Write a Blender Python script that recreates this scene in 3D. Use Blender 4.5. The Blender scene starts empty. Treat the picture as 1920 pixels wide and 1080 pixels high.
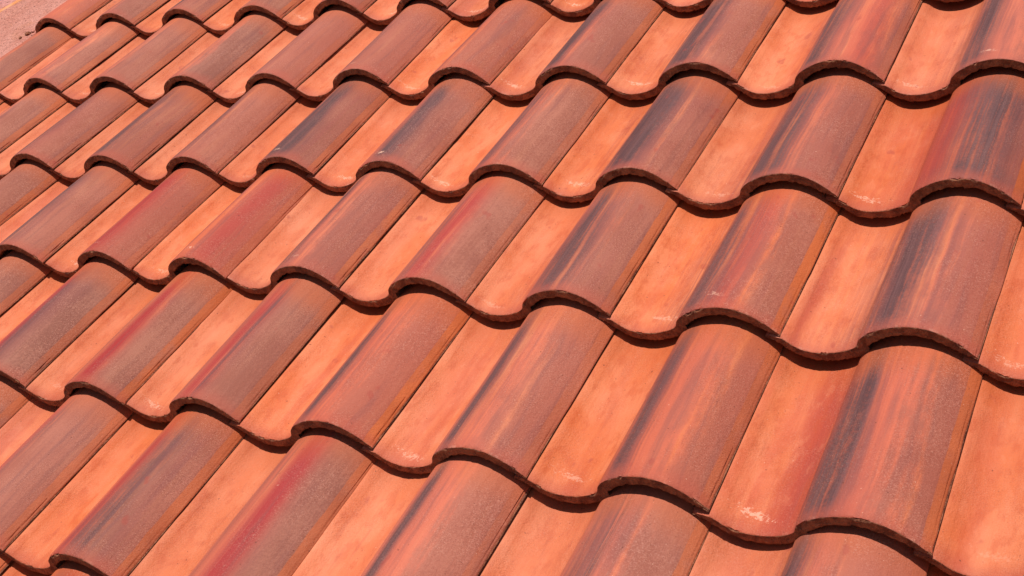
import bpy, bmesh, math, random
import numpy as np
from mathutils import Matrix, Vector, noise

# ------------------------------------------------------------------ camera, sky, sun, exposure
SC = bpy.context.scene
COL = SC.collection
PITCH = math.radians(24)              # roof pitch
ROOF_POS = Vector((0, 0, 6.0))        # a point of the roof plane, in the world
ROT = Matrix.Rotation(PITCH, 4, 'X')  # roof plane -> world (y runs up the slope)
ROOF = Matrix.Translation(ROOF_POS) @ ROT

cam_d = bpy.data.cameras.new('camera')
cam = bpy.data.objects.new('camera', cam_d)
COL.objects.link(cam)
cam_d.sensor_width = 36
cam_d.lens = 36 * 1.16195
cam_d.clip_start = 0.02
cam_d.clip_end = 2000
right = Vector((0.85328065, 0.42077107, -0.30799973))
down = Vector((0.07746259, -0.68638685, -0.72309933))
fwd = Vector((-0.51566624, 0.59314821, -0.61827464))
M = Matrix((right, -down, -fwd)).transposed().to_4x4()
M.translation = Vector((1.00159909, -1.06050462, 0.89479314))
cam.matrix_world = ROOF @ M
SC.camera = cam

SUN_ROOF = Vector((-0.03, 0.30, 1.0)).normalized()     # towards the sun, in roof axes
SUN_W = (ROT.to_3x3() @ SUN_ROOF).normalized()
elev = math.asin(SUN_W.z)
azim = math.atan2(SUN_W.x, SUN_W.y)
world = bpy.data.worlds.new('World')
SC.world = world
world.use_nodes = True
wn = world.node_tree.nodes
sky = wn.new('ShaderNodeTexSky')
sky.sky_type = 'NISHITA'
sky.sun_disc = False
sky.sun_elevation = elev
sky.sun_rotation = azim
world.node_tree.links.new(sky.outputs[0], wn['Background'].inputs['Color'])
wn['Background'].inputs['Strength'].default_value = 0.05
sun_d = bpy.data.lights.new('sun', 'SUN')
sun_d.energy = 4.9
sun_d.angle = math.radians(0.53)
sun_d.color = (1.0, 0.95, 0.88)
sun = bpy.data.objects.new('sun', sun_d)
COL.objects.link(sun)
sun.rotation_euler = SUN_W.to_track_quat('Z', 'Y').to_euler()
sun.location = ROOF_POS + SUN_W * 5
SC.view_settings.view_transform = 'Standard'
SC.view_settings.look = 'None'
SC.view_settings.gamma = 1
SC.view_settings.exposure = 0.02
SC.view_settings.use_curve_mapping = False

# ------------------------------------------------------------------ helpers
def tag(o, label=None, cat=None, group=None, kind=None):
    if label: o['label'] = label
    if cat: o['category'] = cat
    if group: o['group'] = group
    if kind: o['kind'] = kind
    return o

class G:
    """small wrapper for building node graphs"""
    def __init__(s, name):
        s.m = bpy.data.materials.new(name)
        s.m.use_nodes = True
        s.t = s.m.node_tree
        s.n = s.t.nodes
        s.bsdf = s.n['Principled BSDF']
    def put(s, sock, v):
        if v is None: return
        if isinstance(v, bpy.types.NodeSocket): s.t.links.new(v, sock)
        elif isinstance(v, tuple) and len(v) == 3 and sock.type == 'RGBA': sock.default_value = (*v, 1)
        else: sock.default_value = v
    def math(s, op, a, b=None, c=None, clamp=False):
        n = s.n.new('ShaderNodeMath'); n.operation = op; n.use_clamp = clamp
        s.put(n.inputs[0], a); s.put(n.inputs[1], b); s.put(n.inputs[2], c)
        return n.outputs[0]
    def add(s, a, b, clamp=False): return s.math('ADD', a, b, clamp=clamp)
    def mul(s, a, b, clamp=False): return s.math('MULTIPLY', a, b, clamp=clamp)
    def sub(s, a, b): return s.math('SUBTRACT', a, b)
    def inv(s, a): return s.math('SUBTRACT', 1.0, a, clamp=True)
    def ramp(s, x, a, b, lo=0.0, hi=1.0, smooth=True):
        n = s.n.new('ShaderNodeMapRange')
        n.interpolation_type = 'SMOOTHSTEP' if smooth else 'LINEAR'
        s.put(n.inputs['Value'], x); s.put(n.inputs['From Min'], a); s.put(n.inputs['From Max'], b)
        s.put(n.inputs['To Min'], lo); s.put(n.inputs['To Max'], hi)
        return n.outputs[0]
    def prop(s, name):
        n = s.n.new('ShaderNodeAttribute'); n.attribute_type = 'OBJECT'; n.attribute_name = name
        return n.outputs['Fac']
    def xyz(s, x, y, z):
        n = s.n.new('ShaderNodeCombineXYZ')
        s.put(n.inputs[0], x); s.put(n.inputs[1], y); s.put(n.inputs[2], z)
        return n.outputs[0]
    def noise(s, vec, scale, detail=3, rough=0.55, dist=0.0):
        n = s.n.new('ShaderNodeTexNoise')
        s.put(n.inputs['Vector'], vec); s.put(n.inputs['Scale'], scale)
        s.put(n.inputs['Detail'], detail); s.put(n.inputs['Roughness'], rough); s.put(n.inputs['Distortion'], dist)
        return n.outputs['Fac']
    def mix(s, f, a, b, mode='MIX'):
        n = s.n.new('ShaderNodeMix'); n.data_type = 'RGBA'; n.blend_type = mode
        s.put(n.inputs[0], f); s.put(n.inputs[6], a); s.put(n.inputs[7], b)
        return n.outputs[2]
    def bump(s, h, strength, dist, normal=None):
        n = s.n.new('ShaderNodeBump')
        s.put(n.inputs['Height'], h); s.put(n.inputs['Strength'], strength); s.put(n.inputs['Distance'], dist)
        if normal is not None: s.put(n.inputs['Normal'], normal)
        return n.outputs[0]
    def gauss(s, x, c, w):
        d = s.math('DIVIDE', s.sub(x, c), w)
        return s.math('POWER', 2.71828, s.mul(s.mul(d, d), -1.0))

# ------------------------------------------------------------------ materials
def glaze_material():
    g = G('fired_clay_face')
    uv = g.n.new('ShaderNodeUVMap'); uv.uv_map = 'UVMap'
    sep = g.n.new('ShaderNodeSeparateXYZ'); g.put(sep.inputs[0], uv.outputs[0])
    u, v = sep.outputs[0], sep.outputs[1]
    seed = g.prop('seed')
    sz = g.mul(seed, 13.7)
    # coordinates in tile widths; v stretched
    drift = g.mul(g.sub(g.noise(g.xyz(g.mul(u, 1.2), g.mul(v, 1.6), g.add(sz, 51.0)), 1.0, 2), 0.5), 0.055)
    us = g.add(u, drift)
    long_ = g.noise(g.xyz(g.mul(us, 13.0), g.mul(v, 0.55), sz), 1.0, 4, 0.6)          # broad streaks
    fine = g.noise(g.xyz(g.mul(us, 52.0), g.mul(v, 0.8), g.add(sz, 5.0)), 1.0, 4, 0.62)   # fine brush lines
    blotch = g.noise(g.xyz(g.mul(u, 4.0), g.mul(v, 2.6), g.add(sz, 9.0)), 1.0, 4, 0.55)
    rough_patch = g.ramp(g.noise(g.xyz(g.mul(u, 5.0), g.mul(v, 4.0), g.add(sz, 101.0)), 1.0, 4, 0.6), 0.36, 0.64, 0.45, 1.45)
    grain = g.add(g.mul(g.sub(g.noise(g.xyz(g.mul(u, 150.0), g.mul(v, 170.0), sz), 1.0, 2, 0.7), 0.5), rough_patch), 0.5)
    grain2 = g.noise(g.xyz(g.mul(u, 60.0), g.mul(v, 66.0), g.add(sz, 3.0)), 1.0, 3, 0.7)

    # body colour of the clay
    pale = g.ramp(blotch, 0.36, 0.66)
    base = g.mix(pale, (0.60, 0.147, 0.053), (0.685, 0.214, 0.098))
    tint = g.prop('tint')                                  # 0 orange .. 1 deeper red orange
    base = g.mix(g.mul(tint, g.ramp(g.add(g.mul(long_, 0.5), g.mul(blotch, 0.5)), 0.36, 0.64)), base, (0.53, 0.082, 0.034))
    # red streak in the pan
    pr = g.mul(g.mul(g.gauss(us, g.prop('pan_pos'), g.prop('pan_width')), g.prop('pan_red')), g.ramp(g.add(g.mul(blotch, 0.55), g.mul(long_, 0.45)), 0.34, 0.56))
    base = g.mix(g.mul(pr, 0.85, clamp=True), base, (0.41, 0.060, 0.034))
    # dust and drip stains
    drip = g.noise(g.xyz(g.mul(u, 26.0), g.mul(v, 3.0), g.add(sz, 83.0)), 1.0, 5, 0.65)
    base = g.mix(g.mul(g.ramp(drip, 0.56, 0.72), 0.30), base, (0.36, 0.075, 0.040))
    # cloudy firing marks, drawn out a little along the tile
    cloud = g.noise(g.xyz(g.mul(us, 15.0), g.mul(v, 8.0), g.add(sz, 44.0)), 1.0, 6, 0.62)
    base = g.mix(g.mul(g.ramp(cloud, 0.50, 0.66), 0.42), base, (0.46, 0.078, 0.026))
    base = g.mix(g.mul(g.ramp(cloud, 0.46, 0.32), 0.30), base, (0.68, 0.225, 0.115))
    # faint brush lines everywhere
    base = g.mix(g.mul(g.ramp(fine, 0.50, 0.72), 0.16), base, (0.48, 0.085, 0.034))

    # barrel mask
    barrel = g.ramp(us, 0.39, 0.46)
    # pinkish slip on the barrel
    col = g.mix(g.mul(g.mul(barrel, 0.92), g.ramp(long_, 0.22, 0.52)), base, (0.54, 0.120, 0.066))
    # gray brown flashing on the right side of the barrel
    gp = g.prop('gray_pos')
    wob = g.mul(g.add(g.sub(long_, 0.5), g.add(g.mul(g.sub(fine, 0.5), 0.22), g.mul(g.sub(cloud, 0.5), 0.5))), 0.50)
    gm = g.ramp(g.add(g.add(u, wob), g.mul(g.sub(grain2, 0.5), 0.10)), g.sub(gp, 0.10), g.add(gp, 0.08))
    gm = g.mul(gm, g.prop('gray'))
    grayc = g.mix(g.ramp(g.add(g.add(g.mul(grain2, 0.35), g.mul(blotch, 0.4)), g.mul(fine, 0.25)), 0.40, 0.60), (0.215, 0.086, 0.062), (0.345, 0.152, 0.107))
    grayc = g.mix(g.prop('mauve'), grayc, (0.315, 0.080, 0.056))
    col = g.mix(g.mul(gm, 0.92, clamp=True), col, grayc)
    # crimson streak
    rm = g.mul(g.mul(g.gauss(us, g.prop('red_pos'), g.mul(g.prop('red_width'), 1.5)), g.prop('red')), g.ramp(g.add(g.mul(long_, 0.5), g.mul(fine, 0.5)), 0.28, 0.50))
    col = g.mix(g.mul(rm, 1.15, clamp=True), col, (0.36, 0.032, 0.030))
    # blue black flashing streak, broken into lines
    dp, dw = g.prop('dark_pos'), g.mul(g.prop('dark_width'), g.ramp(g.noise(g.xyz(4.0, g.mul(v, 1.9), g.add(sz, 71.0)), 1.0, 2), 0.3, 0.7, 1.15, 1.65))
    band = g.gauss(us, dp, dw)
    lines = g.ramp(g.add(g.add(g.mul(long_, 0.46), g.mul(fine, 0.42)), g.mul(cloud, 0.12)), 0.36, 0.58)
    dm = g.mul(g.mul(band, g.prop('dark')), g.add(0.42, g.mul(lines, 0.75)))
    d2 = g.mul(g.mul(g.gauss(us, g.prop('dark2_pos'), 0.03), g.prop('dark2')), g.ramp(fine, 0.36, 0.56))
    lenv = g.ramp(g.noise(g.xyz(0.0, g.mul(v, 1.7), g.add(sz, 21.0)), 1.0, 2), 0.30, 0.55, 0.82, 1.0)
    dm = g.mul(g.math('MAXIMUM', dm, d2), lenv, clamp=True)
    dm = g.mul(dm, g.ramp(g.add(g.mul(grain2, 0.6), g.mul(grain, 0.4)), 0.30, 0.60, 0.66, 1.0))
    halo = g.mul(g.mul(g.gauss(us, dp, g.mul(dw, 2.1)), g.prop('dark')), g.ramp(g.add(g.mul(long_, 0.5), g.mul(fine, 0.5)), 0.40, 0.60))
    col = g.mix(g.mul(halo, 0.62, clamp=True), col, (0.29, 0.060, 0.055))
    darkc = g.mix(g.ramp(fine, 0.4, 0.65), (0.058, 0.036, 0.042), (0.120, 0.062, 0.064))
    dm = g.math('MINIMUM', g.mul(dm, 1.15), 0.90)
    col = g.mix(dm, col, darkc)
    # random few extra smoky lines on the barrel
    sm = g.mul(g.mul(g.ramp(g.noise(g.xyz(g.mul(us, 15.0), g.mul(v, 1.0), g.add(sz, 33.0)), 1.0, 5, 0.6), 0.50, 0.70), barrel), 0.50)
    col = g.mix(sm, col, (0.20, 0.065, 0.060))

    # unglazed right hand edge strip: raw orange brown clay
    wav = g.mul(g.sub(g.noise(g.xyz(g.mul(u, 3.0), g.mul(v, 9.0), sz), 1.0, 3), 0.5), 0.012)
    strip = g.ramp(g.add(u, wav), 0.951, 0.956)
    strip = g.mul(strip, g.ramp(g.noise(g.xyz(g.mul(u, 9.0), g.mul(v, 3.5), g.add(sz, 77.0)), 1.0, 4), 0.28, 0.50, 0.45, 1.0))
    strip = g.mul(strip, g.prop('strip'))
    col = g.mix(g.mul(strip, 0.92), col, g.mix(g.ramp(blotch, 0.4, 0.6), (0.43, 0.098, 0.030), (0.52, 0.125, 0.040)))
    # mould seam with trapped dirt where the pan meets the roll
    seam = g.mul(g.mul(g.gauss(u, 0.404, 0.0042), g.prop('seam')), g.ramp(g.noise(g.xyz(g.mul(u, 30.0), g.mul(v, 14.0), g.add(sz, 17.0)), 1.0, 3), 0.36, 0.56))
    col = g.mix(g.mul(seam, 0.8), col, (0.12, 0.032, 0.020))
    # rain washed, rustier clay just below the course above
    top = g.mul(g.ramp(g.add(v, g.mul(g.sub(blotch, 0.5), 0.35)), 0.74, 1.02), 0.62)
    col = g.mix(top, col, (0.47, 0.098, 0.026))
    # reddish front rim
    rim = g.mul(g.ramp(g.add(v, g.mul(g.sub(blotch, 0.5), 0.12)), 0.10, 0.0), 0.55)
    col = g.mix(rim, col, (0.42, 0.085, 0.052))
    # pale worn arris along the front edge
    worn = g.mul(g.ramp(v, 0.018, 0.003), g.ramp(g.noise(g.xyz(g.mul(u, 11.0), 0.0, g.add(sz, 27.0)), 1.0, 6, 0.75), 0.50, 0.70))
    col = g.mix(g.mul(worn, 0.40), col, (0.66, 0.32, 0.23))
    calm = g.sub(1.0, g.mul(strip, 0.75))
    # mottling on a grain scale
    col = g.mix(g.mul(g.ramp(grain, 0.50, 0.80), g.mul(calm, g.add(0.26, g.mul(gm, 0.26)))), col, (0.58, 0.27, 0.20))
    col = g.mix(g.mul(g.ramp(grain, 0.50, 0.22), g.mul(calm, g.add(0.22, g.mul(gm, 0.18)))), col, (0.21, 0.05, 0.030))
    # small dark pits and grit
    pit = g.mul(g.ramp(g.noise(g.xyz(g.mul(u, 46.0), g.mul(v, 50.0), g.add(sz, 131.0)), 1.0, 2, 0.6), 0.715, 0.76), 0.7)
    col = g.mix(pit, col, (0.14, 0.035, 0.022))
    # dark red freckles
    fr = g.ramp(g.noise(g.xyz(g.mul(u, 9.0), g.mul(v, 7.0), g.add(sz, 61.0)), 1.0, 2, 0.6), 0.68, 0.76)
    col = g.mix(g.mul(fr, 0.45), col, (0.33, 0.055, 0.040))
    # chalky scuff near the front of the pan, and sometimes on the crest
    ch_n = g.noise(g.xyz(g.mul(u, 44.0), g.mul(v, 62.0), g.add(sz, 14.0)), 1.0, 4, 0.8)
    def scuff(pu, pv, wu, wv, amt):
        k = g.mul(g.gauss(u, pu, wu), g.gauss(g.add(v, g.mul(g.sub(u, pu), 0.16)), pv, wv))
        return g.mul(g.ramp(g.sub(k, g.mul(ch_n, 4.2)), -1.45, -0.95), amt)
    s1 = scuff(g.prop('chalk_pos'), g.prop('chalk_v'), 0.12, 0.028, g.prop('chalk'))
    s2 = scuff(0.62, 0.10, 0.06, 0.020, g.prop('chalk2'))
    sc = g.math('MAXIMUM', s1, s2)
    specks = g.mul(g.ramp(g.noise(g.xyz(g.mul(u, 70.0), g.mul(v, 80.0), g.add(sz, 91.0)), 1.0, 1, 0.5), 0.795, 0.83), 0.75)
    sc = g.math('MAXIMUM', sc, specks)
    col = g.mix(g.mul(sc, 0.80), col, (0.76, 0.42, 0.30))

    hs = g.n.new('ShaderNodeHueSaturation')
    g.put(hs.inputs['Value'], g.prop('tone')); g.put(hs.inputs['Saturation'], g.prop('sat')); g.put(hs.inputs['Color'], col)
    col = hs.outputs['Color']
    g.put(g.bsdf.inputs['Base Color'], col)
    g.put(g.bsdf.inputs['Roughness'], g.ramp(g.add(g.mul(grain2, 0.5), g.mul(gm, 0.3)), 0.2, 0.7, 0.62, 0.85))
    g.put(g.bsdf.inputs['Specular IOR Level'], 0.24)
    b1 = g.bump(g.add(grain, g.mul(grain2, 1.6)), 0.7, 0.0007)
    b2 = g.bump(g.add(g.mul(fine, 0.6), g.mul(blotch, 3.0)), 0.35, 0.0009, b1)
    g.put(g.bsdf.inputs['Normal'], b2)
    return g.m

def raw_material():
    g = G('raw_clay_edge')
    tc = g.n.new('ShaderNodeTexCoord')
    seed = g.prop('seed')
    mp = g.n.new('ShaderNodeVectorMath'); mp.operation = 'ADD'
    g.put(mp.inputs[0], tc.outputs['Object']); g.put(mp.inputs[1], g.xyz(seed, g.mul(seed, 3.1), 0.0))
    a = g.noise(mp.outputs[0], 330, 4, 0.75)
    b = g.noise(mp.outputs[0], 90, 3, 0.6)
    c = g.noise(mp.outputs[0], 28, 2, 0.5)
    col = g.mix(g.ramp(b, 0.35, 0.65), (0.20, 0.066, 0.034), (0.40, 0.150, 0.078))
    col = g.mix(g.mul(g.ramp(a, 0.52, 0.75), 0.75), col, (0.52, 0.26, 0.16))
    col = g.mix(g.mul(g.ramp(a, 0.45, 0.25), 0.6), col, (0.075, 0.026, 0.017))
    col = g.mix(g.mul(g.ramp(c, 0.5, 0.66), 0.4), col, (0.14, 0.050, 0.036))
    g.put(g.bsdf.inputs['Base Color'], col)
    g.put(g.bsdf.inputs['Roughness'], 0.85)
    g.put(g.bsdf.inputs['Specular IOR Level'], 0.25)
    g.put(g.bsdf.inputs['Normal'], g.bump(g.add(a, g.mul(b, 1.5)), 1.0, 0.0035))
    return g.m

def stucco_material(name, c1, c2, grain_scale=1.0):
    g = G(name)
    tc = g.n.new('ShaderNodeTexCoord')
    o = tc.outputs['Object']
    a = g.noise(o, 300 * grain_scale, 4, 0.7, 0.4)
    b = g.noise(o, 12, 4, 0.6)
    pits = g.noise(o, 150 * grain_scale, 3, 0.65, 1.2)
    col = g.mix(g.ramp(b, 0.35, 0.65), c1, c2)
    warm = g.ramp(g.noise(o, 16, 4, 0.6, 0.8), 0.52, 0.70)
    col = g.mix(g.mul(warm, 0.5), col, (0.60, 0.22, 0.10))
    col = g.mix(g.mul(g.ramp(a, 0.5, 0.68), 0.5), col, (0.74, 0.42, 0.33))
    col = g.mix(g.mul(g.ramp(a, 0.48, 0.34), 0.6), col, (0.28, 0.10, 0.075))
    col = g.mix(g.mul(g.ramp(pits, 0.44, 0.33), 0.8), col, (0.17, 0.06, 0.04))
    g.put(g.bsdf.inputs['Base Color'], col)
    g.put(g.bsdf.inputs['Roughness'], 0.9)
    g.put(g.bsdf.inputs['Specular IOR Level'], 0.2)
    g.put(g.bsdf.inputs['Normal'], g.bump(g.add(g.mul(a, 0.7), g.mul(pits, 1.3)), 1.0, 0.0045))
    return g.m

def plain_material(name, c1, c2, scale, rough=0.9, bump=0.3, dist=0.003):
    g = G(name)
    tc = g.n.new('ShaderNodeTexCoord')
    a = g.noise(tc.outputs['Object'], scale, 5, 0.6)
    g.put(g.bsdf.inputs['Base Color'], g.mix(g.ramp(a, 0.35, 0.65), c1, c2))
    g.put(g.bsdf.inputs['Roughness'], rough)
    g.put(g.bsdf.inputs['Normal'], g.bump(a, bump, dist))
    return g.m

MAT_FACE = glaze_material()
MAT_RAW = raw_material()
MAT_UNDER = plain_material('shade_dark_underside', (0.075, 0.030, 0.020), (0.13, 0.052, 0.034), 120)  # underside clay, its colour darkened to deepen the shade in the gaps
MAT_STUCCO = stucco_material('pink_render', (0.62, 0.240, 0.180), (0.72, 0.315, 0.250))
MAT_STUCCO2 = stucco_material('mauve_render', (0.60, 0.240, 0.210), (0.68, 0.290, 0.255), 0.8)
MAT_STRIPE = plain_material('ochre_sealant', (0.66, 0.19, 0.035), (0.68, 0.30, 0.14), 45, 0.7, 0.4, 0.001)
MAT_DECK = plain_material('bitumen_underlay', (0.03, 0.028, 0.027), (0.05, 0.045, 0.04), 90)
MAT_WOOD = plain_material('batten_timber', (0.22, 0.13, 0.07), (0.30, 0.19, 0.10), 40)
MAT_GROUND = plain_material('dry_ground', (0.20, 0.15, 0.10), (0.28, 0.22, 0.15), 3, 0.95, 0.5, 0.02)
MAT_WALL = stucco_material('house_render', (0.50, 0.235, 0.185), (0.60, 0.295, 0.235))

# ------------------------------------------------------------------ the ground far below
def mesh_object(name, verts, faces, mats, parent=None, smooth=False):
    me = bpy.data.meshes.new(name)
    me.from_pydata(verts, [], faces)
    for m in mats: me.materials.append(m)
    if smooth: me.polygons.foreach_set('use_smooth', [True] * len(me.polygons))
    me.update()
    o = bpy.data.objects.new(name, me)
    COL.objects.link(o)
    if parent: o.parent = parent
    return o

ground = mesh_object('ground', [(-600, -600, 0), (600, -600, 0), (600, 600, 0), (-600, 600, 0)], [(0, 1, 2, 3)], [MAT_GROUND])
tag(ground, kind='structure')

# ------------------------------------------------------------------ the roof
L = 0.231838       # exposed length of one course
W = 0.2            # cover width of one tile
STEP = 0.0205       # drop from one tile's face to the one below it
TILT = math.atan(STEP / L)

roof = bpy.data.objects.new('tiled_roof', None)
COL.objects.link(roof)
roof.matrix_world = ROOF
roof.empty_display_size = 0.2
tag(roof, 'terracotta roof slope of overlapping wavy S shaped clay tiles in stepped courses', 'roof')

X0, X1, Y0, Y1 = -1.44, 1.55, -1.45, 1.25
def box(name, x0, x1, y0, y1, z0, z1, mat, parent):
    vs = [(x, y, z) for z in (z0, z1) for y in (y0, y1) for x in (x0, x1)]
    fs = [(0, 2, 3, 1), (4, 5, 7, 6), (0, 1, 5, 4), (2, 6, 7, 3), (0, 4, 6, 2), (1, 3, 7, 5)]
    return mesh_object(name, vs, fs, [mat], parent)
box('roof_deck', X0, X1, Y0, Y1, -0.115, -0.085, MAT_DECK, roof)

# upper and lower outline of the tile's cross-section, in mm (0 = left joint, 199 = right tip)
UP = [(-16, -7.4), (-14, -6.0), (-9, -6.4), (-3, -7.0), (1, -7.7), (5, -10.0), (8.4, -12.5), (9.4, -13.4), (13, -16.0), (20, -19.6), (28, -21.6), (36, -22.2),
      (45, -21.5), (53, -20.0), (60, -18), (66, -15.6), (71, -13.4), (75, -11.2), (78.6, -8.6), (80.8, -6.0), (81.8, -3.0), (82.8, 0.4), (85.2, 4.0), (89, 8.2), (93, 11.4), (97, 14.0), (102, 16.8), (108, 19.8),
      (115, 22.6), (122, 24.6), (130, 26.2), (138, 27), (146, 26.8), (154, 25.6), (162, 23.2), (169, 20), (175, 16.5), (181, 12.3),
      (186, 8.6), (188.4, 6.6), (190.0, 5.0), (193, 2.2), (196, -0.8), (198.4, -3.2), (199, -4.6)]
LO = [(-16, -8.2), (-11, -10.0), (-5, -13.0), (1, -17.6), (7, -22.2), (14, -26.6), (22, -30.4), (32, -32.4), (42, -32.8), (52, -31.8), (62, -29.3), (71, -26), (79, -22.4), (86, -19.6),
      (91.5, -16.6), (94.6, -13.0), (94.8, -10.2), (92.4, -7.6), (93.4, -4.4), (97.4, -0.9), (103, 3.2), (110, 8), (118, 11.6), (127, 14.2), (137, 15.6), (146, 15.0), (155, 13.4), (164, 10.2),
      (172, 6.2), (178, 3.0), (184, -0.2), (190, -2.4), (195, -4.2), (198, -5.6), (199, -5.5)]
def resample(P, n):
    P = np.array(P, float)
    s = np.r_[0, np.cumsum(np.hypot(*np.diff(P, axis=0).T))]
    # keep original knots, add midpoints with Catmull-Rom
    out = []
    for i in range(len(P) - 1):
        p0 = P[max(i - 1, 0)]; p1 = P[i]; p2 = P[i + 1]; p3 = P[min(i + 2, len(P) - 1)]
        for k in range(n):
            t = k / n
            out.append(0.5 * ((2 * p1) + (-p0 + p2) * t + (2 * p0 - 5 * p1 + 4 * p2 - p3) * t * t + (-p0 + 3 * p1 - 3 * p2 + p3) * t ** 3))
    out.append(P[-1])
    return np.array(out)
UPS = resample(UP, 3)
NU = len(UPS)
# sample the underside at as many stations as the face, so that front faces pair up
def along(P, n):
    P = resample(P, 3)
    s = np.r_[0, np.cumsum(np.hypot(*np.diff(P, axis=0).T))]; s /= s[-1]
    return P, s
LOP, LOs = along(LO, 3)
ups = np.r_[0, np.cumsum(np.hypot(*np.diff(UPS, axis=0).T))]; ups /= ups[-1]
LOS = np.c_[np.interp(ups, LOs, LOP[:, 0]), np.interp(ups, LOs, LOP[:, 1])]

UPF, LOF = UPS, LOS
_k = int(np.argmax(UPF[:, 0] > 62))
UPC, LOC = UPF[_k:], LOF[_k:]
LOC = LOC.copy(); LOC[:, 0] = np.maximum(LOC[:, 0], 62)

def nz(x, y, z): return noise.noise(Vector((x, y, z)))

def tile_mesh(idx, cut=False):
    rnd = random.Random(idx * 7 + 3)
    UPS, LOS = (UPC, LOC) if cut else (UPF, LOF)
    NU = len(UPS)
    s = rnd.uniform(0, 100)
    vs, uvs, faces, mats = [], [], [], []
    # rings from the head of the tile (hidden) to the front, down the front face, and back under
    ysta = [0.292, 0.25, 0.215, 0.18, 0.145, 0.11, 0.08, 0.055, 0.035, 0.020, 0.010, 0.0045, 0.0016]
    rings = []
    sag = rnd.uniform(-0.0012, 0.0012); warp = rnd.uniform(-1.0, 1.0)
    chips = [(rnd.uniform(0, 199), rnd.uniform(1.2, 4.5), rnd.uniform(0.8, 3.2)) for _ in range(6)]
    def chip(x):
        return sum(d * math.exp(-((x - c) / w) ** 2) for c, w, d in chips)
    for y in ysta:
        ring = []
        for (x, z) in UPS:
            dz = warp * math.sin((x - 20) * 0.021) * 0.8 + 0.6 * nz(x * 0.02 + s, y * 9, s) + 0.09 * nz(x * 0.12, y * 60, s)
            dx = 0
            if x > 196: dx = 1.5 * nz(y * 60, s, 2) + 1.2 * nz(y * 240, s, 8) - 0.6 - 2.2 * max(0, nz(y * 130, s, 14) - 0.32) * 3
            fall = 0
            if y < 0.003: fall = 0.5 + 0.25 * abs(nz(x * 0.35, s, 5)) + 0.45 * chip(x)
            elif y < 0.006: fall = 0.10
            ring.append(((x + dx - 199) / 1000, y + (0.0006 * nz(x * 0.2, s, 1) if y < 0.006 else 0), (z + dz - fall) / 1000 + sag * math.sin(y / 0.232 * math.pi)))
        rings.append((ring, 0))
    # front face, from the top rim to the bottom rim
    K = 6
    for k in range(K + 1):
        f = k / K
        ring = []
        for i, ((x, z), (xl, zl)) in enumerate(zip(UPS, LOS)):
            px = x + (xl - x) * f; pz = z + (zl - z) * f
            pz += warp * math.sin((px - 20) * 0.021) * 0.8 + 0.6 * nz(px * 0.02 + s, 0, s)
            r = 0.55 * nz(px * 0.30, pz * 0.3, s + 11) + 0.45 * nz(px * 0.9, pz * 0.9, s + 17)
            yy = 0.0 + r * 0.0009
            rim = 0
            if k == 0:
                yy = 0.0003 + 0.0004 * nz(px * 0.4, s, 3)
                rim = -1.2 - 0.35 * abs(nz(px * 0.5, s, 9)) - 0.9 * chip(px)
                yy += 0.0009 * chip(px)
            if k == K:
                rim = 1.5 * nz(px * 0.20, s, 21) + 1.6 * nz(px * 0.65, s, 31) + 0.8 * nz(px * 1.7, s, 41) - 0.2
                yy += 0.0003
            if k == K - 1: rim = 0.5 * nz(px * 0.22, s, 21); yy -= 0.0006
            if k == K - 2: yy -= 0.0003
            if k == 1: yy += 0.0007 * chip(px); rim = -0.3 * chip(px)
            ring.append(((px - 199) / 1000, yy, (pz + rim) / 1000))
        rings.append((ring, 1))
    # underside
    for y in (0.004, 0.02, 0.08, 0.18, 0.292):
        ring = []
        for (x, z) in LOS:
            ring.append(((x - 199) / 1000, y, (z + 0.3 * nz(x * 0.1, y * 40, s)) / 1000))
        rings.append((ring, 1))
    for ring, _ in rings:
        for p in ring:
            vs.append(p)
    N = NU
    fm = []
    for r in range(len(rings) - 1):
        m = 1 if rings[r + 1][1] else 0
        if rings[r][1] == 0 and rings[r + 1][1] == 1: m = 0
        for i in range(N - 1):
            a = r * N + i
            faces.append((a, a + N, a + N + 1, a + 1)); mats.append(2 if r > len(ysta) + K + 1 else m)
    # head end and the two long edges
    last = (len(rings) - 1) * N
    for i in range(N - 1):
        faces.append((last + i, i, i + 1, last + i + 1)); mats.append(1)
    left = [r * N for r in range(len(rings))]; rightv = [r * N + N - 1 for r in range(len(rings))]
    nt = len(ysta)
    nb = 5
    # side strips: pair each upper ring with a lower one by walking both lists
    def side(idx_list, flip):
        t = idx_list[:nt]; b = idx_list[nt + K + 1 - 1:][::-1]     # head -> front for both
        ty = [vs[k][1] for k in t]; by = [vs[k][1] for k in b]
        i = j = 0
        while i < len(t) - 1 or j < len(b) - 1:
            if j >= len(b) - 1 or (i < len(t) - 1 and ty[i + 1] >= by[j + 1]):
                f = (t[i], t[i + 1], b[j]); i += 1
            else:
                f = (t[i], b[j + 1], b[j]); j += 1
            faces.append(f[::-1] if flip else f); mats.append(1 if not flip else 1)
        fr = idx_list[nt - 1: nt + K + 1]
        for q in range(1, len(fr) - 1):
            f = (fr[0], fr[q], fr[q + 1])
            faces.append(f[::-1] if flip else f); mats.append(1)
    side(left, False); side(rightv, True)
    me = bpy.data.meshes.new('tile')
    me.from_pydata(vs, [], faces)
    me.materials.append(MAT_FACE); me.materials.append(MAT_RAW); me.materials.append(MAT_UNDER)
    me.polygons.foreach_set('material_index', mats)
    me.polygons.foreach_set('use_smooth', [True] * len(me.polygons))
    uvl = me.uv_layers.new(name='UVMap')
    # u along the arc would drift; use the plain cross position instead
    co = np.array(vs)
    lv = np.zeros(len(me.loops), np.int32); me.loops.foreach_get('vertex_index', lv)
    uvv = np.c_[(co[lv, 0] * 1000 + 199) / 199, co[lv, 1] / L]
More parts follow.
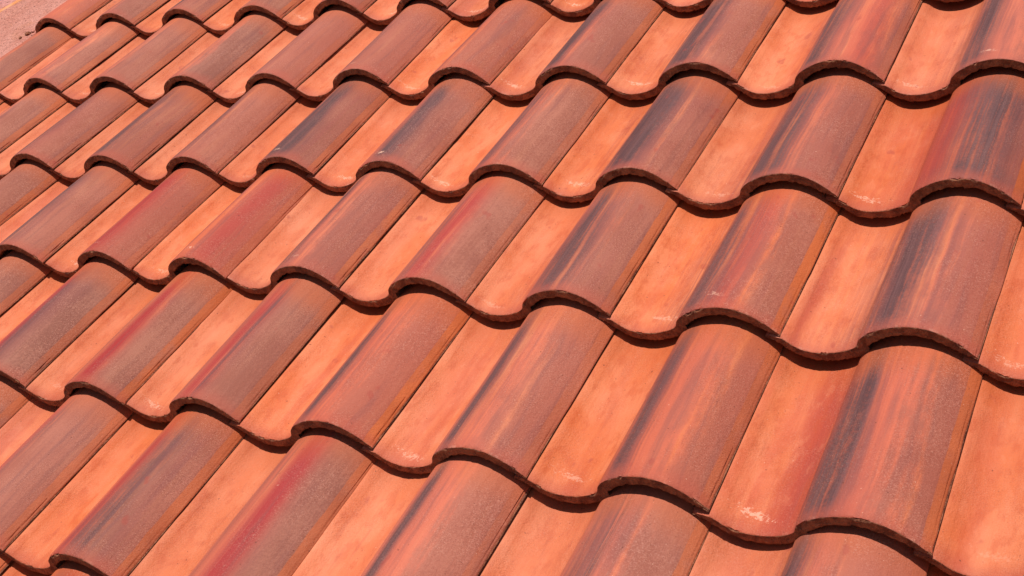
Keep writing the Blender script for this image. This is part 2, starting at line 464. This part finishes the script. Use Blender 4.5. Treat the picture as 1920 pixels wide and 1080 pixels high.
    uvl.data.foreach_set('uv', uvv.astype(np.float32).ravel())
    bm = bmesh.new(); bm.from_mesh(me)
    bmesh.ops.recalc_face_normals(bm, faces=bm.faces)
    bm.normal_update()
    for e in bm.edges:
        if len(e.link_faces) == 2 and e.calc_face_angle(0) > math.radians(42): e.smooth = False
    bm.to_mesh(me); bm.free()
    me.update()
    return me

MESHES = [tile_mesh(i) for i in range(12)]
CUTS = [tile_mesh(i, True) for i in range(20, 23)]      # tiles trimmed where they meet the rendered wall

# every tile's right front corner, measured deviation from the even grid in mm (rows -3..8, columns -2..13)
ROWDEV = {
 0: [(0.1, -5.2), (-3.9, -2.3), (-2.6, 0.9), (-3.8, 1.0), (8.0, -3.1), (2.8, 0.5), (-10.4, 6.3), (-2.1, 3.4), (-1.9, 2.1), (-1.6, -0.0), (-1.1, -2.9), (-0.4, -6.6), (0.4, -8.0)],
 1: [(3.3, -8.0), (-1.3, -4.0), (-3.6, -3.1), (2.0, -2.7), (7.4, -4.3), (4.9, -1.3), (-0.3, 5.7), (-2.7, 3.1), (0.6, 0.1), (1.4, 0.9), (0.6, -1.4), (0.4, -5.3), (1.0, -8.0)],
 2: [(5.5, -8.0), (5.5, -8.0), (4.3, -8.0), (5.3, -7.3), (7.4, -6.4), (1.1, -2.5), (-0.4, 3.3), (-0.2, 1.0), (0.8, 0.1), (-1.7, -0.7), (1.7, -3.6), (0.8, -3.9), (0.8, -7.3)],
 3: [(7.0, -8.0), (7.0, -8.0), (5.5, -8.0), (4.2, -7.3), (6.4, -2.7), (2.0, 1.0), (-5.6, 3.9), (-3.3, 6.7), (-1.7, 5.2), (-3.5, 5.7), (-0.9, 1.5), (-1.5, -3.4), (-0.3, -5.1)],
 4: [(7.6, -8.0), (7.6, -8.0), (5.9, -8.0), (4.3, -8.0), (3.0, -5.7), (3.2, -3.2), (0.1, -2.9), (-2.8, 2.4), (0.6, 1.0), (-0.2, -0.3), (-1.1, 1.0), (2.0, -2.2), (-2.3, -2.7)],
 5: [(7.3, -8.0), (7.3, -8.0), (5.4, -8.0), (3.6, -8.0), (2.0, -7.2), (0.6, -3.5), (-0.7, -0.7), (-1.8, 1.4), (-2.8, 2.7), (-3.6, 3.2), (-4.2, 2.9), (-4.7, 1.8), (-5.0, -0.0)],
}
def corner(r, c):
    rr = min(max(r, 0), 5); cc = min(max(c, -2), 10)
    dx, dy = ROWDEV[rr][cc + 2]
    return Vector(((c - 5) * W + dx / 1000, (2 - r) * L + dy / 1000, 0))

DEF = dict(tint=0.15, pan_pos=0.3, pan_width=0.08, pan_red=0.0, gray=0.85, gray_pos=0.66, mauve=0.2, red=0.0, red_pos=0.58, red_width=0.06,
           dark=0.0, dark_pos=0.48, dark_width=0.04, dark2=0.0, dark2_pos=0.62, chalk=0.0, chalk_pos=0.2, chalk2=0.0)
LOOK = {}
def look(r, c, **k): LOOK[(r, c)] = k
look(0, -1, gray=0.35, gray_pos=0.8, tint=0.5)
look(0, 0, dark=0.75, dark_pos=0.47, dark_width=0.035, gray_pos=0.62, chalk=0.7)
look(0, 1, dark=0.75, dark_pos=0.50, dark_width=0.045, gray_pos=0.6, chalk=0.7)
look(0, 2, gray_pos=0.55, chalk=0.8)
look(0, 3, gray_pos=0.5, mauve=0.5, chalk=0.7)
look(0, 4, gray_pos=0.5, mauve=0.4, chalk=0.8)
look(0, 5, dark=0.5, mauve=0.6, chalk=0.9, tint=0.4)
look(0, 6, dark=0.6, chalk=0.9)
look(1, -1, gray_pos=0.62, mauve=0.2)
look(1, 0, dark=0.3, dark_pos=0.5, gray_pos=0.68, chalk=0.5, tint=0.4)
look(1, 1, dark=0.35, dark_pos=0.47, gray_pos=0.6, chalk=0.6, tint=0.3)
look(1, 2, dark=0.2, dark2=0.0, gray_pos=0.66, chalk=0.8)
look(1, 3, dark=0.35, dark_pos=0.46, gray_pos=0.5, mauve=0.6, chalk=0.8)
look(1, 4, gray_pos=0.46, mauve=0.7, dark=0.2, chalk=0.5, chalk2=0.3)
look(1, 5, dark=0.3, dark_pos=0.44, dark_width=0.03, gray_pos=0.52, mauve=0.55, chalk=0.4)
look(1, 6, dark=1.0, dark_pos=0.47, dark_width=0.055, gray_pos=0.68, mauve=0.3, chalk=0.9)
look(1, 7, dark=1.0, dark_pos=0.50, dark_width=0.07, gray_pos=0.70, chalk=0.9)
look(1, 8, dark=1.0, dark_pos=0.50, dark_width=0.065, gray_pos=0.86, mauve=0.6, red=0.4, red_pos=0.8, chalk=0.3)
look(1, 9, dark=0.85, dark_pos=0.52, dark_width=0.075, gray_pos=0.8, gray=0.8, mauve=0.7, tint=0.4, chalk=0.5, chalk2=0.6)
look(1, 10, dark=1.0, dark_pos=0.60, dark_width=0.13, gray_pos=0.85, pan_red=0.7, pan_pos=0.22, pan_width=0.12, tint=0.5, chalk=0.8)
look(2, 0, gray_pos=0.58, dark=0.3)
look(2, 1, dark=0.7, dark_pos=0.48, dark_width=0.05, gray_pos=0.58, tint=0.3)
look(2, 2, dark=0.5, dark_pos=0.50, dark_width=0.09, gray_pos=0.6, gray=0.7, tint=0.35)
look(2, 3, dark=0.55, dark_pos=0.46, dark_width=0.045, gray_pos=0.55, gray=0.6, mauve=0.2)
look(2, 4, dark=0.8, dark_pos=0.57, dark_width=0.06, gray_pos=0.6, mauve=0.35, chalk2=0.8, chalk=0.9, tint=0.35)
look(2, 5, dark=0.6, dark_pos=0.60, dark_width=0.05, gray_pos=0.62, mauve=0.3, chalk2=1.0, chalk=0.8)
look(2, 6, dark=0.65, dark_pos=0.47, dark_width=0.05, gray_pos=0.66, mauve=0.1, chalk=0.6)
look(2, 7, dark=1.0, dark_pos=0.52, dark_width=0.075, gray_pos=0.72, mauve=0.2, chalk=0.7)
look(2, 8, dark=0.95, dark_pos=0.52, dark_width=0.09, gray_pos=0.74, mauve=0.5, pan_red=0.5, pan_pos=0.33, chalk=0.7)
look(2, 9, dark=0.95, dark_pos=0.74, dark_width=0.12, gray_pos=0.85, red=0.6, red_pos=0.5, red_width=0.08, mauve=0.4, tint=0.6, chalk=0.9)
look(2, 10, dark=0.8, dark_pos=0.6, dark_width=0.1)
look(3, 1, gray_pos=0.52, gray=0.8, dark=0.2)
look(3, 2, dark=0.6, dark_pos=0.52, dark_width=0.07, gray_pos=0.6, gray=0.75, chalk=0.6)
look(3, 3, dark=0.35, dark_pos=0.46, dark_width=0.03, red=0.8, red_pos=0.56, red_width=0.10, gray_pos=0.76, mauve=0.55, chalk=0.9, chalk2=0.4)
look(3, 4, dark=0.5, dark_pos=0.45, dark_width=0.022, red=0.55, red_pos=0.72, red_width=0.08, gray_pos=0.70, mauve=0.7, chalk2=0.9, chalk=0.9)
look(3, 5, dark=0.75, dark_pos=0.465, dark_width=0.028, gray_pos=0.70, mauve=0.75, gray=0.8, chalk2=0.3)
look(3, 6, dark=0.5, dark_pos=0.47, dark_width=0.03, red=0.75, red_pos=0.56, red_width=0.07, gray_pos=0.68, mauve=0.1)
look(3, 7, dark=0.8, dark_pos=0.54, dark_width=0.065, gray_pos=0.72, pan_red=0.5, pan_pos=0.36, chalk=0.5, tint=0.2)
look(3, 8, dark=0.75, dark_pos=0.48, dark_width=0.09, dark2=0.4, red=0.45, red_pos=0.62, gray_pos=0.74, chalk=0.9, chalk2=0.5, mauve=0.3)
look(3, 9, dark=1.0, dark_pos=0.55, dark_width=0.11, gray_pos=0.74, mauve=0.55, pan_red=0.9, pan_pos=0.07, pan_width=0.04)
look(3, 10, dark=0.8, chalk=0.8, tint=0.4)
look(4, 2, gray_pos=0.55, gray=0.95, mauve=0.25)
look(4, 3, red=0.85, red_pos=0.54, red_width=0.05, dark=0.55, dark_pos=0.62, dark_width=0.04, gray_pos=0.62, gray=1.0)
look(4, 4, dark=0.25, dark_pos=0.45, dark_width=0.02, red=1.0, red_pos=0.60, red_width=0.055, gray_pos=0.68, gray=1.0, mauve=0.1, chalk=1.0)
look(4, 5, dark=0.2, dark_pos=0.45, dark_width=0.02, red=0.8, red_pos=0.56, red_width=0.06, dark2=0.7, dark2_pos=0.67, gray_pos=0.68, gray=1.0, chalk=1.0)
look(4, 6, dark=0.75, dark_pos=0.47, dark_width=0.03, gray_pos=0.74, mauve=0.7, gray=0.85)
look(4, 7, dark=0.75, dark_pos=0.47, dark_width=0.035, gray_pos=0.72, mauve=0.6, chalk=0.7)
look(4, 8, dark=0.85, dark_pos=0.48, dark_width=0.045, dark2=0.45, dark2_pos=0.56, gray_pos=0.78, mauve=0.6, gray=0.8, chalk=0.9)
look(4, 9, dark=1.1, dark_pos=0.51, dark_width=0.055, gray_pos=0.80, mauve=0.55, gray=0.8, tint=0.6, pan_red=1.1, pan_pos=0.33, pan_width=0.15, chalk=0.8)
look(4, 10, dark=0.9, dark_pos=0.5, dark_width=0.06, tint=0.2, chalk=0.8)
look(5, 3, red=0.4, gray=1.0)
look(5, 4, red=0.5, red_pos=0.46, red_width=0.05, gray_pos=0.6, mauve=0.3, gray=0.75, dark2=0.3, tint=0.35)
look(5, 5, red=0.7, red_pos=0.50, red_width=0.04, dark=0.55, dark_pos=0.66, dark_width=0.06, gray_pos=0.66, tint=0.3)
look(5, 6, dark=0.2, dark_pos=0.45, dark_width=0.02, red=1.0, red_pos=0.62, red_width=0.06, gray_pos=0.72, gray=1.0)
look(5, 7, dark=0.75, dark_pos=0.48, dark_width=0.026, gray_pos=0.76, mauve=0.3, gray=0.8)
look(5, 8, dark=0.6, dark_pos=0.50, dark_width=0.07, dark2=0.9, dark2_pos=0.60, gray_pos=0.74, gray=0.75)
look(5, 9, dark=0.85, dark_pos=0.47, dark_width=0.05, gray_pos=0.66, mauve=0.6, gray=0.7, tint=0.4)

R0, R1, C0, C1 = -4, 8, -1, 12
count = 0
for r in range(R0, R1 + 1):
    for c in range(C0, C1 + 1):
        rnd = random.Random(r * 100 + c * 7 + 5)
        P = corner(r, c); Q = corner(r, c - 1); H = corner(r - 1, c)
        pool = CUTS if c == C0 else MESHES
        o = bpy.data.objects.new('tile', pool[rnd.randrange(len(pool))])
        COL.objects.link(o)
        o.parent = roof
        width = (P - Q).length
        sx = width / 0.199 * (1 + 0.0)
        slope_yaw = math.atan2(-(H.x - P.x), H.y - P.y)
        across = math.atan2(P.y - Q.y, P.x - Q.x)
        yaw = 0.35 * slope_yaw + 0.65 * across * 0.6
        o.location = P + Vector((0, 0, rnd.uniform(-0.0006, 0.0006)))
        o.rotation_euler = (-TILT + rnd.uniform(-0.006, 0.006), rnd.uniform(-0.007, 0.007), yaw + rnd.uniform(-0.004, 0.004))
        o.scale = (sx, 1, 1)
        k = dict(DEF)
        if (r, c) in LOOK:
            k.update(LOOK[(r, c)])
        else:
            k.update(dark=rnd.choice([0, 0.4, 0.7, 0.95]), dark_pos=rnd.uniform(0.45, 0.56), dark_width=rnd.uniform(0.03, 0.09),
                     red=rnd.choice([0, 0, 0.4, 0.9]), red_pos=rnd.uniform(0.52, 0.64), gray_pos=rnd.uniform(0.55, 0.78),
                     mauve=rnd.uniform(0.1, 0.6), tint=rnd.uniform(0.1, 0.5), chalk=rnd.choice([0, 0.6, 0.9]))
        k['chalk_pos'] = rnd.uniform(0.10, 0.30)
        k['chalk_v'] = rnd.uniform(0.055, 0.115)
        k['chalk'] *= rnd.choice([0.3, 0.6, 0.85, 1.05])
        if 'pan_red' not in LOOK.get((r, c), {}) and rnd.random() < 0.55:
            k['pan_red'] = rnd.uniform(0.2, 0.6); k['pan_pos'] = rnd.choice([0.08, 0.2, 0.34]); k['pan_width'] = rnd.uniform(0.05, 0.12)
        k['seed'] = rnd.uniform(0.5, 9.5)
        sh = 0.055 if c <= 7 else (0.03 if c == 8 else 0.0)     # streaks sit nearer the crest on this half of the roof
        k['dark_pos'] += sh; k['red_pos'] += sh; k['dark2_pos'] += sh * 0.5
        k['tone'] = rnd.uniform(0.94, 1.06); k['sat'] = rnd.uniform(0.965, 1.015); k['gray'] *= rnd.uniform(0.85, 1.15)
        k['strip'] = rnd.uniform(0.35, 1.0)
        if r <= 2 and c <= 5: k['gray_pos'] += 0.06; k['strip'] *= 0.8; k['dark'] = min(1.1, k['dark'] * 1.35); k['dark_pos'] += 0.015; k['dark_width'] *= 1.15
        k['seam'] = rnd.uniform(0.5, 1.0) if c >= 8 else rnd.choice([0.0, 0.3])
        if c <= 7:
            k['red_pos'] += 0.02; k['dark'] *= 1.25; k['dark_width'] *= 1.25
        for a, b in k.items(): o[a] = float(b)
        if (r, c) in LOOK:
            if k['red'] >= 0.85: o['label'] = 'clay tile with a crimson streak along its rounded ridge'
            elif k['dark'] >= 0.95: o['label'] = 'clay tile with a broad blue black streak along its rounded ridge'
        count += 1

# ------------------------------------------------------------------ rendered wall capping beside the leftmost tiles
wall = bpy.data.objects.new('parapet_wall', None)
COL.objects.link(wall)
wall.matrix_world = ROOF @ Matrix.Translation((-1.60, 0, 0))
tag(wall, 'pink rough rendered parapet running beside the leftmost column of tiles', 'wall')

def rendered_slab(name, x0, x1, y0, y1, z, depth, mat, nx, ny, amp, xw=None):
    vs, fs = [], []
    for j in range(ny + 1):
        for i in range(nx + 1):
            x = x0 + (x1 - x0) * i / nx; y = y0 + (y1 - y0) * j / ny
            if xw: x += xw(y)
            zz = z + amp * (nz(x * 30, y * 30, 4) + 0.5 * nz(x * 90, y * 90, 9))
            if i in (0, nx): zz -= 0.002
            vs.append((x, y, zz))
    n = len(vs)
    for j in range(ny):
        for i in range(nx):
            a = j * (nx + 1) + i
            fs.append((a, a + 1, a + nx + 2, a + nx + 1))
    rim = [i for i in range(nx + 1)] + [j * (nx + 1) + nx for j in range(1, ny + 1)] + [ny * (nx + 1) + i for i in range(nx - 1, -1, -1)] + [j * (nx + 1) for j in range(ny - 1, 0, -1)]
    for k in rim: vs.append((vs[k][0], vs[k][1], z - depth))
    m = len(rim)
    for q in range(m):
        fs.append((rim[q], n + q, n + (q + 1) % m, rim[(q + 1) % m]))
    fs.append(tuple(n + q for q in range(m))[::-1])
    return mesh_object(name, vs, fs, [mat], wall, smooth=False)

# line of the ochre joint, in wall axes: x as a function of y
def joint_x(y): return (-1.5575 + 1.60) + (y - 0.60) * 0.50
Yb, Yt = -1.45, 1.25
foot = -1.333 + 1.60
rendered_slab('capping', 0.0, 1.0, Yb, Yt, -0.0125, 0.30, MAT_STUCCO, 40, 200, 0.0012)
cap = bpy.data.objects['capping']
me = cap.data
for vtx in me.vertices:      # stretch between the joint and the foot of the tiles
    t = vtx.co.x
    xl = max(joint_x(vtx.co.y) + 0.004, -1.2)
    xl = min(xl, foot - 0.02)
    vtx.co.x = xl + (foot - xl) * t
for p in me.polygons: p.use_smooth = True
rendered_slab('outer_capping', 0.0, 1.0, Yb, Yt, -0.0145, 0.30, MAT_STUCCO2, 40, 160, 0.0008)
oc = bpy.data.objects['outer_capping']
for vtx in oc.data.vertices:
    t = vtx.co.x
    xr = min(joint_x(vtx.co.y) - 0.004, foot - 0.03)
    vtx.co.x = -1.2 + (xr + 1.2) * t
for p in oc.data.polygons: p.use_smooth = True
vs, fs = [], []
n = 150
for i in range(n + 1):
    y = Yb + (Yt - Yb) * i / n
    x = min(joint_x(y), foot - 0.025)
    w = 0.0120 + 0.0060 * nz(y * 30, 3, 1)
    w2 = 0.0120 + 0.0060 * nz(y * 26, 7, 1)
    z = -0.0105
    vs += [(x - w, y, z - 0.003), (x - w * 0.4, y, z), (x + w2 * 0.4, y, z), (x + w2, y, z - 0.0025), (x, y, z - 0.02)]
for i in range(n):
    a = i * 5
    for k in range(5):
        fs.append((a + k, a + (k + 1) % 5, a + 5 + (k + 1) % 5, a + 5 + k))
fs += [(4, 3, 2, 1, 0), tuple(n * 5 + k for k in range(5))]
mesh_object('sealant_joint', vs, fs, [MAT_STRIPE], wall, smooth=True)

# crumbs of mortar left where the wall meets the lowest corner of a tile
for (x, y, rad, mt) in ((-1.352, 0.462, 0.0065, MAT_RAW), (-1.344, 0.470, 0.0042, MAT_STUCCO), (-1.362, 0.445, 0.0035, MAT_RAW)):
    bm = bmesh.new()
    bmesh.ops.create_icosphere(bm, subdivisions=2, radius=rad)
    for q in bm.verts:
        q.co *= 1 + 0.5 * nz(q.co.x * 300, q.co.y * 300, q.co.z * 300 + rad * 1000)
        q.co.z *= 0.7
    me = bpy.data.meshes.new('mortar_crumb'); bm.to_mesh(me); bm.free(); me.materials.append(mt)
    o = bpy.data.objects.new('mortar_crumb', me); COL.objects.link(o); o.parent = wall
    o.location = (x + 1.60, y, -0.011)

# the house walls that carry the roof
house = bpy.data.objects.new('house', None)
COL.objects.link(house)
house.location = (0, 0, 0)
tag(house, 'pink rendered house body under the tiled roof slope', 'building')
def wall_prism(name, x0, x1, y0, y1, pts_mat):
    vs = []
    for x in (x0, x1):
        for y in (y0, y1):
            ztop = ROOF_POS.z + y * math.tan(PITCH) - 0.50
            vs += [(x, y, 0), (x, y, ztop)]
    fs = [(0, 1, 3, 2), (4, 6, 7, 5), (0, 4, 5, 1), (2, 3, 7, 6), (1, 5, 7, 3), (0, 2, 6, 4)]
    return mesh_object(name, vs, fs, [pts_mat], house)
wall_prism('wall', -2.5, 1.5, -1.1, 1.0, MAT_WALL)
print('tiles', count)
